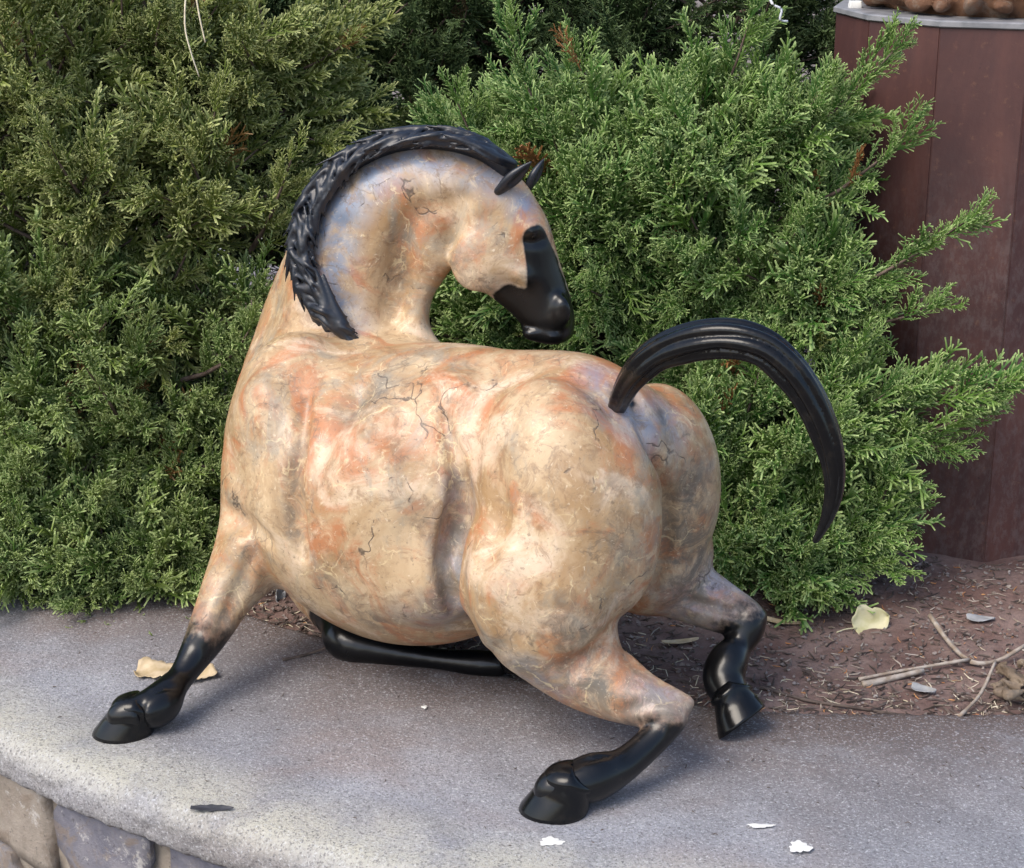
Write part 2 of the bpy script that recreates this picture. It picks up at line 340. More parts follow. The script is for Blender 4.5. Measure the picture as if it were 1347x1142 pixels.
# ------------------------------------------------------------------ signed distance modelling kit (numpy)
class Sculpt:
    def __init__(s, lo, hi, h):
        s.h = h; s.lo = np.array(lo, float); n = np.ceil((np.array(hi)-s.lo)/h).astype(int)+1
        s.ax = [s.lo[i]+h*np.arange(n[i]) for i in range(3)]; s.D = np.full(n, .2, np.float32)
    def region(s, lo, hi):
        sl = []
        for i in range(3):
            a = int(np.clip(np.floor((lo[i]-s.lo[i])/s.h), 0, s.D.shape[i])); b = int(np.clip(np.ceil((hi[i]-s.lo[i])/s.h)+1, 0, s.D.shape[i])); sl.append(slice(a, b))
        return tuple(sl)
    def coords(s, sl):
        return (s.ax[0][sl[0]][:, None, None].astype(np.float32), s.ax[1][sl[1]][None, :, None].astype(np.float32), s.ax[2][sl[2]][None, None, :].astype(np.float32))
    def blend(s, sl, d, k, op):
        a = s.D[sl]
        if op == 'add':
            hh = np.clip(.5+.5*(a-d)/k, 0, 1); s.D[sl] = a+(d-a)*hh-k*hh*(1-hh)
        else:
            d = -d; hh = np.clip(.5-.5*(a-d)/k, 0, 1); s.D[sl] = a+(d-a)*hh+k*hh*(1-hh)
    def ellipsoid(s, c, ax, r, k=.02, op='add'):
        """ax: 3 unit axes, r: 3 semi-axes"""
        m = max(r)+k+.02; c = np.array(c); sl = s.region(c-m, c+m); X, Y, Z = s.coords(sl)
        x, y, z = X-c[0], Y-c[1], Z-c[2]; k0 = 0; k1 = 0
        for a, ri in zip(ax, r):
            q = x*a[0]+y*a[1]+z*a[2]; k0 = k0+(q/ri)**2; k1 = k1+(q/ri**2)**2
        k0 = np.sqrt(k0); d = k0*(k0-1)/np.maximum(np.sqrt(k1), 1e-6); s.blend(sl, d, k, op)
    def chain(s, pts, rad, k=.02, op='add', flat=None, sub=5):
        """tapered tube through pts; flat=(axis, factor) squashes the section along axis"""
        q = catmull([np.append(np.array(p), r) for p, r in zip(pts, rad)], sub); p, r = q[:, :3], q[:, 3]
        m = r.max()+k+.015; sl = s.region(p.min(0)-m, p.max(0)+m); X, Y, Z = s.coords(sl)
        f = 1
        if flat:
            n, f = np.array(flat[0], float), flat[1]; c0 = p.mean(0)
            t = ((X-c0[0])*n[0]+(Y-c0[1])*n[1]+(Z-c0[2])*n[2])*(1/f-1)
            X, Y, Z = X+t*n[0], Y+t*n[1], Z+t*n[2]; p = p+((p-c0)@n)[:, None]*n*(1/f-1)
        best = None
        for i in range(len(p)-1):
            a, b = p[i], p[i+1]; ab = b-a; L = max(ab@ab, 1e-12)
            t = np.clip(((X-a[0])*ab[0]+(Y-a[1])*ab[1]+(Z-a[2])*ab[2])/L, 0, 1)
            d = np.sqrt((X-a[0]-t*ab[0])**2+(Y-a[1]-t*ab[1])**2+(Z-a[2]-t*ab[2])**2)-(r[i]+(r[i+1]-r[i])*t)
            best = d if best is None else np.minimum(best, d)
        s.blend(sl, best*(f if f < 1 else 1)**.5, k, op)
    def mesh(s, name, smooth=2):
        D = s.D; S = D < 0; n = D.shape
        cs = [S[i:n[0]-1+i, j:n[1]-1+j, k:n[2]-1+k] for i in (0, 1) for j in (0, 1) for k in (0, 1)]
        cnt = sum(c.astype(np.int8) for c in cs); act = np.argwhere((cnt > 0) & (cnt < 8))
        ids = np.full([q-1 for q in n], -1, np.int32); ids[act[:, 0], act[:, 1], act[:, 2]] = np.arange(len(act))
        off = np.array([(i, j, k) for i in (0, 1) for j in (0, 1) for k in (0, 1)])
        vals = np.stack([D[act[:, 0]+o[0], act[:, 1]+o[1], act[:, 2]+o[2]] for o in off], 1)
        acc = np.zeros((len(act), 3)); num = np.zeros(len(act))
        for a in range(8):
            for b in range(a+1, 8):
                if np.abs(off[a]-off[b]).sum() != 1: continue
                va, vb = vals[:, a], vals[:, b]; x = (va < 0) != (vb < 0)
                t = np.where(x, va/np.where(va == vb, 1, va-vb), 0)
                acc += np.where(x[:, None], off[a]+t[:, None]*(off[b]-off[a]), 0); num += x
        V = s.lo+s.h*(act+acc/num[:, None]); F = []
        for ax in range(3):
            u, v = (ax+1) % 3, (ax+2) % 3
            sa = [slice(None)]*3; sb = [slice(None)]*3; sa[ax] = slice(0, -1); sb[ax] = slice(1, None)
            A, B = S[tuple(sa)], S[tuple(sb)]; e = np.argwhere(A != B)
            e = e[(e[:, u] > 0) & (e[:, v] > 0) & (e[:, u] < n[u]-1) & (e[:, v] < n[v]-1)]
            du_, dv_ = np.zeros(3, int), np.zeros(3, int); du_[u] = 1; dv_[v] = 1
            q = [ids[tuple((e-o).T)] for o in (du_*0, du_, du_+dv_, dv_)]
            q = np.stack(q, 1); flip = ~A[tuple(e.T)]; q[flip] = q[flip][:, ::-1]; F.append(q)
        F = np.concatenate(F); F = F[(F >= 0).all(1)]
        for _ in range(smooth):
            sm = np.zeros_like(V); c = np.zeros(len(V))
            for a in range(4):
                b = (a+1) % 4
                np.add.at(sm, F[:, a], V[F[:, b]]); np.add.at(c, F[:, a], 1); np.add.at(sm, F[:, b], V[F[:, a]]); np.add.at(c, F[:, b], 1)
            V = V*.45+.55*sm/np.maximum(c, 1)[:, None]
        return mesh_np(name, V, F), V

# ------------------------------------------------------------------ horse sculpture
al = R(34)
Hd = np.array((-math.cos(al), math.sin(al), 0)); Ld = np.array((-math.sin(al), -math.cos(al), 0)); Ud = np.array((0, 0, 1.0))
AX = (Hd, Ld, Ud)
def rotax(a, deg):      # tilt body axes in the vertical plane of travel (positive: front goes up)
    c, s_ = math.cos(R(deg)), math.sin(R(deg)); return (Hd*c+Ud*s_, Ld, -Hd*s_+Ud*c)
horse = empty('horse_sculpture', (0, 2.3, 0), 'painted bronze sculpture of a stout tan horse with black mane, tail and feet, looking back', 'sculpture')
B = Sculpt((-.66, 1.98, -.012), (.44, 2.90, .82), .0042)
def ball(px, py, Y, r, k=.03, ax=AX, op='add'):
    c, s_ = PR(px, py, Y, 1); r = (r, r, r) if not isinstance(r, tuple) else r
    B.ellipsoid(c, ax, [q*s_ for q in r], k, op)
def limb(rows, k=.02, flat=None, op='add', S=None):
    q = [PR(*r) for r in rows]; (S or B).chain([np.array(a) for a, _ in q], [b for _, b in q], k, op, flat)
HORSE_BODY = True
def surf(px, py):
    """distance at which the ray through that pixel meets what is sculpted so far"""
    for Y in np.arange(2.0, 2.85, .002):
        p = P(px, py, Y); i = [int(round((p[a]-B.lo[a])/B.h)) for a in range(3)]
        if all(0 <= i[a] < B.D.shape[a] for a in range(3)) and B.D[i[0], i[1], i[2]] < 0: return Y
    return None
def groove(pts, k=.02, out=.35):
    rows = []
    for px, py, r in pts:
        Y = surf(px, py)
        if Y: rows.append((px, py, Y-out*r/900, r))
    limb(rows, k, op='sub')
def bulge(px, py, r, sink=.5, k=.03, ax=AX):
    Y = surf(px, py); m = min(r) if isinstance(r, tuple) else r
    ball(px, py, Y+sink*m/900, r, k, ax)
# trunk
ball(536, 652, 2.45, (232, 182, 197), .03, rotax(0, -4))
ball(478, 622, 2.50, (160, 165, 172), .04)
ball(640, 600, 2.40, (190, 135, 142), .05)
ball(742, 592, 2.33, (150, 130, 130), .04)                              # croup
ball(735, 660, 2.225, (112, 92, 165), .014, rotax(0, -12))              # near thigh
ball(705, 762, 2.195, (106, 76, 118), .014, rotax(0, -20))              # stifle
ball(800, 690, 2.215, (72, 66, 130), .03)                               # near buttock
ball(862, 640, 2.385, (88, 78, 140), .012)                              # far buttock
ball(850, 590, 2.34, (70, 60, 70), .03)
# shoulder, chest, withers
ball(388, 580, 2.49, (92, 90, 150), .022, rotax(0, 8))
ball(390, 590, 2.60, (92, 98, 130), .04)
ball(356, 640, 2.48, (60, 66, 88), .022)
ball(455, 500, 2.58, (110, 70, 70), .05)
# neck
nl = np.array((.12, -.97, .22)); nl /= np.linalg.norm(nl)
limb([(450, 520, 2.60, 108), (462, 430, 2.60, 92), (478, 345, 2.60, 82), (512, 280, 2.59, 78), (565, 250, 2.575, 62), (620, 255, 2.565, 52), (656, 268, 2.56, 38)], .03, (nl, .66))
limb([(400, 500, 2.66, 80), (405, 420, 2.68, 60), (425, 340, 2.66, 48)], .04)
limb([(560, 470, 2.55, 22), (545, 430, 2.56, 20), (553, 385, 2.565, 18), (575, 340, 2.565, 22)], .03)   # windpipe
ball(598, 312, 2.572, (24, 14, 34), .02)                               # throat under the jaw
# head
limb([(662, 262, 2.56, 33), (684, 300, 2.558, 38), (702, 350, 2.556, 35), (720, 395, 2.553, 31), (728, 420, 2.55, 29)], .016, (nl, .74))
ball(641, 326, 2.545, (45, 30, 58), .014, ((.86, 0, -.5), tuple(nl), (.5, 0, .86)))
limb([(655, 360, 2.552, 30), (690, 395, 2.552, 25), (712, 420, 2.551, 25)], .016, (nl, .8))
ball(738, 410, 2.527, (15, 11, 22), .010)                               # nostril wing
ball(740, 413, 2.508, (6, 9, 12), .005, op='sub')
ball(703, 436, 2.545, (14, 20, 11), .010)                               # chin
ball(730, 438, 2.548, (22, 24, 12), .012)                               # upper lip
groove([(688, 428, 3), (712, 433, 3), (735, 437, 3)], .005)             # mouth
bulge(697, 302, (12, 8, 9), .3, .010)                                   # brow
groove([(690, 318, 3), (702, 320, 3.5), (712, 316, 2.5)], .008)
bulge(672, 352, (26, 8, 7), .2, .02, ((.8, 0, -.6), tuple(nl), (.6, 0, .8)))    # cheek bone
groove([(612, 262, 6), (597, 290, 7), (592, 322, 5)], .016, .8)           # behind the jaw
groove([(590, 268, 6), (552, 282, 9), (530, 318, 11), (522, 365, 9), (520, 400, 6)], .035)
bulge(560, 330, (18, 14, 34), .6, .03)
groove([(450, 300, 5), (440, 350, 7), (455, 400, 5)], .03)
# near foreleg
limb([(362, 660, 2.49, 68), (337, 720, 2.45, 54), (303, 775, 2.405, 38), (277, 826, 2.36, 29), (265, 848, 2.342, 25), (240, 888, 2.30, 18), (225, 906, 2.275, 21), (210, 926, 2.252, 28), (192, 934, 2.238, 25), (168, 938, 2.232, 21), (158, 942, 2.23, 18)], .014)
limb([(352, 735, 2.48, 36), (378, 715, 2.50, 48)], .03)
bulge(318, 742, (24, 16, 40), .55, .02)
bulge(266, 842, (17, 12, 18), .4, .012)
# folded far foreleg
limb([(430, 760, 2.62, 55), (452, 815, 2.53, 34), (456, 842, 2.485, 28), (500, 854, 2.465, 21), (570, 866, 2.445, 14), (625, 872, 2.43, 18), (655, 874, 2.425, 17)], .02)
# near hind leg
limb([(715, 800, 2.215, 92), (760, 868, 2.185, 60), (800, 903, 2.16, 43), (850, 926, 2.13, 32), (882, 937, 2.115, 25), (868, 962, 2.105, 22), (843, 988, 2.085, 21), (814, 1010, 2.065, 24), (782, 1022, 2.048, 32), (757, 1030, 2.037, 29), (732, 1034, 2.032, 25), (722, 1040, 2.03, 21)], .014)
limb([(822, 872, 2.18, 14), (856, 898, 2.15, 11), (903, 925, 2.118, 11)], .008)
# far hind leg
limb([(850, 720, 2.40, 90), (885, 765, 2.385, 48), (935, 795, 2.36, 34), (980, 818, 2.342, 27), (970, 850, 2.322, 20), (957, 872, 2.30, 27), (952, 893, 2.288, 28), (960, 913, 2.268, 25), (966, 925, 2.258, 25)], .012)
limb([(915, 748, 2.38, 13), (960, 780, 2.36, 12), (996, 812, 2.342, 13)], .008)
# folds and muscles
bulge(596, 522, (34, 20, 26), .5, .04)
bulge(650, 770, (34, 22, 60), .6, .03)
bulge(470, 640, (70, 30, 70), .85, .05)
bulge(560, 760, (60, 30, 44), .7, .05)
bulge(348, 560, (36, 24, 60), .6, .04)
groove([(584, 555, 6), (600, 610, 11), (606, 655, 18), (597, 705, 21), (590, 755, 18), (600, 805, 9)], .012, -.25)
groove([(404, 530, 6), (395, 585, 12), (387, 640, 18), (391, 690, 17), (396, 730, 9)], .014, -.3)
groove([(836, 528, 7), (858, 590, 9), (876, 660, 10), (874, 720, 10), (858, 775, 9)], .014, .3)
groove([(650, 610, 4), (655, 680, 7), (640, 730, 6)], .03)
groove([(300, 676, 6), (330, 690, 7), (352, 712, 6)], .02)
groove([(330, 735, 3), (312, 780, 4), (296, 815, 3)], .02)
groove([(690, 900, 4), (750, 880, 6), (790, 850, 6)], .025)
groove([(820, 935, 4), (850, 925, 5), (885, 918, 4)], .012)
groove([(905, 790, 4), (945, 800, 5), (975, 806, 4)], .012)
groove([(470, 520, 5), (440, 560, 7), (420, 600, 5)], .035)
groove([(236, 905, 2), (205, 908, 4), (186, 925, 5), (190, 958, 3)], .006, .2)
groove([(800, 995, 2), (757, 1005, 4), (742, 1022, 5), (752, 1058, 3)], .006, .2)
me, V = B.mesh('body', 2)
def near(Vv, rows, soft):
    """1 inside the tube through rows (pixel, pixel, distance, radius), fading over soft metres"""
    q = [PR(*r) for r in rows]; p = np.array([a for a, _ in q]); r = np.array([b for _, b in q]); best = np.full(len(Vv), 9.)
    if len(p) == 1: best = np.linalg.norm(Vv-p[0], axis=1)-r[0]
    for i in range(len(p)-1):
        ab = p[i+1]-p[i]; t = np.clip(((Vv-p[i])@ab)/(ab@ab), 0, 1); best = np.minimum(best, np.linalg.norm(Vv-p[i]-t[:, None]*ab, axis=1)-(r[i]+(r[i+1]-r[i])*t))
    return np.clip(.5-best/soft, 0, 1)
bk = np.zeros(len(V))
for rows, soft in [([(270, 848, 2.345, 34), (225, 915, 2.27, 60), (180, 950, 2.23, 60)], .075),
                   ([(452, 830, 2.50, 60), (560, 862, 2.45, 55), (680, 868, 2.42, 50)], .02),
                   ([(884, 976, 2.095, 40), (815, 1015, 2.065, 50), (740, 1048, 2.03, 70)], .085),
                   ([(985, 835, 2.335, 42), (965, 880, 2.30, 62), (965, 940, 2.25, 70)], .08),
                   ([(712, 330, 2.53, 20), (722, 380, 2.53, 30), (722, 425, 2.53, 46)], .012), ([(703, 312, surf(703, 312)+.004, 17), (714, 350, surf(714, 350)+.004, 24)], .008), ([(670, 395, 2.53, 22), (705, 415, 2.53, 38)], .014),
                   ([(822, 515, 2.215, 16)], .04)]:
    bk = np.maximum(bk, near(V, rows, soft))
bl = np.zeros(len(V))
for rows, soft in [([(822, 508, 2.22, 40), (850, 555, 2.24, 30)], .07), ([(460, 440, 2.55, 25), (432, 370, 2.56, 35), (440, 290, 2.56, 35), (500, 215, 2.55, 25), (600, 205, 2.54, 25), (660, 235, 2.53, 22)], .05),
                   ([(900, 770, 2.37, 40), (960, 800, 2.35, 40)], .07), ([(905, 925, 2.10, 12), (850, 910, 2.12, 14)], .05), ([(395, 590, 2.40, 8), (387, 650, 2.39, 16), (392, 690, 2.40, 14)], .05), ([(603, 640, 2.25, 10), (597, 710, 2.24, 16), (592, 755, 2.24, 12)], .05), ([(740, 890, 2.15, 20), (700, 880, 2.15, 16)], .06), ([(690, 270, 2.53, 20)], .03), ([(600, 790, 2.25, 20), (560, 780, 2.28, 25)], .08), ([(340, 745, 2.44, 25), (290, 820, 2.40, 20)], .05)]:  # patina at tail, mane and hock; shoulder and flank crease rows paint shade
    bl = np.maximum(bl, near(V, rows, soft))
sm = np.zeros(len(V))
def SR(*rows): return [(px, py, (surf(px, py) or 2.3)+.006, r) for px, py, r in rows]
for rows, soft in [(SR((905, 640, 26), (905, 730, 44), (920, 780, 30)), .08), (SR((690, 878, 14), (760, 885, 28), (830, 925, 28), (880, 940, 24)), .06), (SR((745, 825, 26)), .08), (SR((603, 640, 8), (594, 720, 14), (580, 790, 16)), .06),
                   (SR((395, 585, 7), (388, 650, 13), (392, 700, 11)), .05), (SR((318, 775, 10), (290, 812, 16)), .05), (SR((640, 380, 12), (600, 345, 10)), .035), (SR((560, 285, 8), (535, 315, 11), (525, 360, 8)), .04), (SR((430, 760, 10), (500, 815, 14)), .06), (SR((800, 640, 7), (812, 740, 12)), .05), (SR((500, 520, 14), (470, 545, 12)), .07), (SR((560, 690, 12)), .08)]:  # smoky patches, plus painted shade along flank, shoulder and neck creases
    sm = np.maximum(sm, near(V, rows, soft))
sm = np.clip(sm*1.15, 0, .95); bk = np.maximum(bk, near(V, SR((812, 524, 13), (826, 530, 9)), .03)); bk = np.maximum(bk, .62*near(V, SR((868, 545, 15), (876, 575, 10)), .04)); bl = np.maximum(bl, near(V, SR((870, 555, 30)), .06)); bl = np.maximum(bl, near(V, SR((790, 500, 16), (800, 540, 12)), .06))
attr(me, 'smoke_shade', sm); attr(me, 'black', bk); attr(me, 'blue', bl)
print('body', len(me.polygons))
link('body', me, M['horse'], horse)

# mane: overlapping locks along the crest, swept backwards
crest = catmull([(448, 432, 2.54, 0), (425, 395, 2.545, 0), (405, 345, 2.56, 0), (408, 300, 2.575, 0), (428, 255, 2.58, 0), (462, 218, 2.58, 0), (505, 193, 2.575, 0), (550, 184, 2.57, 0), (600, 188, 2.565, 0), (640, 202, 2.56, 0), (672, 226, 2.555, 0)], 8)
MN = Sculpt((-.36, 2.44, .44), (.06, 2.68, .82), .0021)
n = len(crest)
def cp(i): i = min(max(i, 0), n-1); return crest[int(i)]
limb([(c[0], c[1], c[2], 13 if 6 < i < n-6 else 9) for i, c in enumerate(crest[::3])], .01, S=MN)
for i in np.arange(0, n-2, .62):
    i = min(max(i+random.uniform(-.9, .9), 0), n-2)
    for side in (0, 0, 1, 2):
        c = crest[int(i)]*(1-i % 1)+cp(int(i)+1)*(i % 1); tg = cp(i+1)[:2]-cp(i-1)[:2]; tg = tg/np.linalg.norm(tg); nrm = np.array((tg[1], -tg[0]))    # tangent runs from withers to poll; normal points outwards
        f = random.uniform(.5, 1.5); thin = (1 if 8 < i < n-8 else .75)*(1.12 if i < 45 else .78); w_ = random.choice((1.6, 2.4, 3.2, 4.4)); dz = random.uniform(-.007, .007)
        if side == 0:      # visible side: carved locks of uneven length fall from the crest over the neck
            u0 = random.uniform(6, 21); u1 = random.uniform(2, 20)
            a = c[:2]+nrm*u0*thin; b = c[:2]-tg*22*f+nrm*(u0-u1)*.5; d = c[:2]-tg*48*f-nrm*u1*thin
            rows = [(a[0], a[1], c[2]-.012, w_*.8), (b[0], b[1], c[2]-.030+dz, w_), (d[0], d[1], c[2]-.033+dz*.3, .9)]
        elif side == 1:    # outer edge
            e_ = random.uniform(13, 22); a = c[:2]+nrm*15*thin; b = c[:2]-tg*22*f+nrm*18*thin; d = c[:2]-tg*46*f+nrm*e_*thin
            rows = [(a[0], a[1], c[2]-.008, w_), (b[0], b[1], c[2]-.012+dz, w_), (d[0], d[1], c[2]-.010+dz, 1)]
        else:
            a = c[:2]+nrm*10; b = c[:2]-tg*14*f+nrm*15*thin; d = c[:2]-tg*30*f+nrm*10
            rows = [(a[0], a[1], c[2]+.006, 5.5), (b[0], b[1], c[2]+.016, 5.5), (d[0], d[1], c[2]+.026, 2)]
        limb(rows, .0020, S=MN)
# pointed end of the mane at the withers
for k_ in range(9):
    ox = random.uniform(-9, 9); limb([(422+ox*.8, random.uniform(352, 392), 2.527, 2.5), (444+ox*.8, 422, 2.512, 5.5), (454+ox*.4, 448+random.uniform(-10, 4), 2.512, 2)], .003, S=MN)
me, _ = MN.mesh('mane', 1); print('mane', len(me.polygons)); link('mane', me, M['mane'], horse)

# tail: strands twisted round a curved core
tp = [(806, 548, 2.275, 11), (816, 524, 2.228, 15), (835, 492, 2.19, 19), (868, 465, 2.165, 23), (912, 449, 2.14, 26), (962, 446, 2.12, 26), (1010, 461, 2.105, 26), (1050, 502, 2.095, 24), (1078, 552, 2.09, 21), (1094, 602, 2.085, 17), (1097, 645, 2.085, 13), (1088, 682, 2.085, 9), (1072, 712, 2.085, 3)]
tq = [PR(a_, b_, c_, d_*.92) for a_, b_, c_, d_ in tp]; cv = catmull([np.append(np.array(a), b) for a, b in tq], 5)
TL = Sculpt((.10, 2.0, .25), (.46, 2.28, .62), .0021)
TL.chain(cv[:, :3], cv[:, 3]*.76, .003, sub=1)
tang = np.gradient(cv[:, :3], axis=0); tang /= np.linalg.norm(tang, axis=1)[:, None]
for k_ in range(22):
    ph = k_/22*6.283+random.uniform(-.15, .15); tw = random.uniform(-.1, .5); pts, rd = [], []
    for j in range(0, len(cv), 3):
        u_ = np.cross(tang[j], (0, 1, 0)); u_ /= np.linalg.norm(u_); v_ = np.cross(tang[j], u_); a = ph+tw*j/len(cv)*3
        pts.append(cv[j, :3]+(u_*math.cos(a)+v_*math.sin(a))*cv[j, 3]*.78); rd.append(max(cv[j, 3]*(.12+.12*(k_ % 3))*random.uniform(.85, 1.1), .0016))
    TL.chain(pts, rd, .0014, sub=3)
me, _ = TL.mesh('tail', 1); print('tail', len(me.polygons)); link('tail', me, M['black'], horse)

# ears
def ear(base, tip, wd, normal):
    E = Sculpt(np.minimum(base, tip)-.03, np.maximum(base, tip)+.03, .0014)
    base, tip = np.array(base), np.array(tip); d = tip-base; L = np.linalg.norm(d); d = d/L; nn = np.array(normal, float); nn -= d*(nn@d); nn /= np.linalg.norm(nn); s_ = np.cross(d, nn)
    E.chain([base-d*.008, base+d*L*.30, base+d*L*.62, tip], [wd*.62, wd, wd*.75, .0015], .004, flat=(nn, .62))
    E.chain([base+d*L*.25+nn*wd*.75, base+d*L*.55+nn*wd*.70, base+d*L*.88+nn*wd*.35], [wd*.42, wd*.48, .002], .003, op='sub')
    me, _ = E.mesh('ear', 1); link('ear', me, M['mane'], horse)
ear(P(662, 246, 2.530), P(699, 213, 2.520), .0125, (.35, -.8, -.45))
ear(P(697, 243, 2.575), P(716, 209, 2.580), .0115, (.9, -.35, .2))
# eye
bm = bmesh.new(); bmesh.ops.create_uvsphere(bm, u_segments=16, v_segments=10, radius=.0062)
me = bpy.data.meshes.new('eye'); bm.to_mesh(me); bm.free(); o = link('eye', me, M['black'], horse); o.location = P(701, 309, (surf(701, 309) or 2.52)+.0042)

# hooves: flared wall, rounded toe, coronet band
def hoof(toe, heel, up, wd, ht, lean):
    """toe/heel: ground points of the sole; up: direction away from the sole"""
    toe, heel, up = (np.array(v, float) for v in (toe, heel, up)); f = toe-heel; L = np.linalg.norm(f); f /= L; up -= f*(up@f); up /= np.linalg.norm(up); s_ = np.cross(up, f)
    V, F = [], []; N = 32
    levels = [(0, .93, 0), (.0, 1.0, 0), (.10, .98, -.02), (.5, .84, -.14), (.86, .70, -.25), (.92, .76, -.255), (1.02, .75, -.28), (1.13, .64, -.29), (1.22, .44, -.30), (1.26, .08, -.30)]
    for h_, sc_, sh in levels:
        for j in range(N):
            a = 2*math.pi*j/N; x = math.cos(a); y = math.sin(a)
            x = x if x > 0 else x*.92
            hh = h_*(1 if x > 0 else 1-.38*abs(x))
            V.append((toe+heel)/2+f*(x*L/2*sc_+sh*L*lean)+s_*y*wd/2*sc_+up*hh*ht)
    for l in range(len(levels)-1):
        for j in range(N): F.append([l*N+j, l*N+(j+1) % N, (l+1)*N+(j+1) % N, (l+1)*N+j])
    F.append(list(range(N))[::-1]); F.append([(len(levels)-1)*N+j for j in range(N)])
    me = mesh_pd('hoof', V, F); link('hoof', me, M['black'], horse)
z1 = np.array((0, 0, .001))
hoof(G(121, 966)+Vector(z1), G(206, 962)+Vector(z1), (0, 0, 1), .070, .045, .8)
hoof(G(682, 1064)+Vector(z1), G(778, 1066)+Vector(z1), (0, 0, 1), .080, .050, .8)
fz = G(948, 974)
hoof(np.array(fz)+z1*2, np.array(P(1006, 928, 2.262)), np.array(P(940, 900, 2.26))-np.array(P(978, 950, 2.235)), .070, .046, .5)
hoof(P(712, 868, 2.40), P(660, 872, 2.425), np.array((-.75, .1, .6)), .060, .045, .8)


# ------------------------------------------------------------------ pedestal: twelve rusted plates, steel top plate
pc = P(1290, 735, 2.86); PCX, PCY, PRD, PH = pc.x+.012, 2.86+.255, .262, .879
ped = empty('rusted_pedestal', (PCX, PCY, 0), 'twelve sided dark rusted steel pedestal standing in the soil beside the juniper', 'pedestal')
va = [R(-90+a) for a in range(-30*6-2, 30*6-2, 30)]
def ngon(r, z): return [(r*math.cos(a), r*math.sin(a), z) for a in va]
hl = PRD*math.cos(R(15))
plate_w = 2*PRD*math.sin(R(15))
bm = bmesh.new(); bmesh.ops.create_cube(bm, size=1)
for v in bm.verts: v.co = Vector((v.co.x*(plate_w-.0008), v.co.y*.008, v.co.z*(PH+.06)))
bmesh.ops.bevel(bm, geom=bm.edges[:], offset=.0014, segments=2, affect='EDGES')
pm = bpy.data.meshes.new('plate'); bm.to_mesh(pm); bm.free()
for i in range(12):
    a = (va[i]+va[(i+1) % 12])/2 if i < 11 else va[11]+R(15)
    o = link('plate', pm, M['rust'], ped, False); o.parent = ped; o.matrix_parent_inverse = Matrix()
    o.location = ((hl-.004)*math.cos(a), (hl-.004)*math.sin(a), (PH+.06)/2-.06); o.rotation_euler = (0, 0, a+math.pi/2)
def prism(name, rings, m, parent):
    V, F = [], []
    for r, z in rings: V += ngon(r, z)
    for l in range(len(rings)-1):
        for j in range(12): F.append([l*12+j, l*12+(j+1) % 12, (l+1)*12+(j+1) % 12, (l+1)*12+j])
    F.append(list(range(12))[::-1]); F.append([(len(rings)-1)*12+j for j in range(12)])
    o = link(name, mesh_pd(name, V, F), m, parent, False); o.matrix_parent_inverse = Matrix(); return o
prism('inner_frame', [(PRD-.012, -.05), (PRD-.012, PH-.002)], m_simple('dark_steel', (.01, .008, .008), (.02, .014, .013), 30), ped)
prism('top_plate', [(PRD+.002, PH), (PRD+.005, PH+.002), (PRD+.005, PH+.009), (PRD+.002, PH+.011)], M['rim'], ped)
# rough bronze base of another sculpture standing on it
RK = Sculpt((-.26, -.26, -.005), (.26, .26, .16), .005)
for j in range(120):
    a = random.uniform(0, 6.283); r_ = .19*math.sqrt(random.random()); zz = random.uniform(.03, .09)
    if j < 84: a = j/28*6.283; r_ = .212; zz = random.uniform(.0, .02)+.035*(j//28)
    ax = Euler((random.uniform(-.5, .5), random.uniform(-.5, .5), random.uniform(0, 6))).to_matrix()
    RK.ellipsoid((r_*math.cos(a), r_*math.sin(a), zz+.012), [tuple(ax.row[i]) for i in range(3)], (random.uniform(.02, .045), random.uniform(.012, .022), random.uniform(.009, .02)), .003)
RK.ellipsoid((0, 0, .03), ((1, 0, 0), (0, 1, 0), (0, 0, 1)), (.205, .205, .09), .01)
me, _ = RK.mesh('bronze_base', 1)
o = link('rocky_bronze_base', me, M['rockbrown']); o.location = (PCX+.01, PCY, PH+.013)
tag(o, 'lumpy brown bronze base set on top of the rusted pedestal', 'sculpture base')

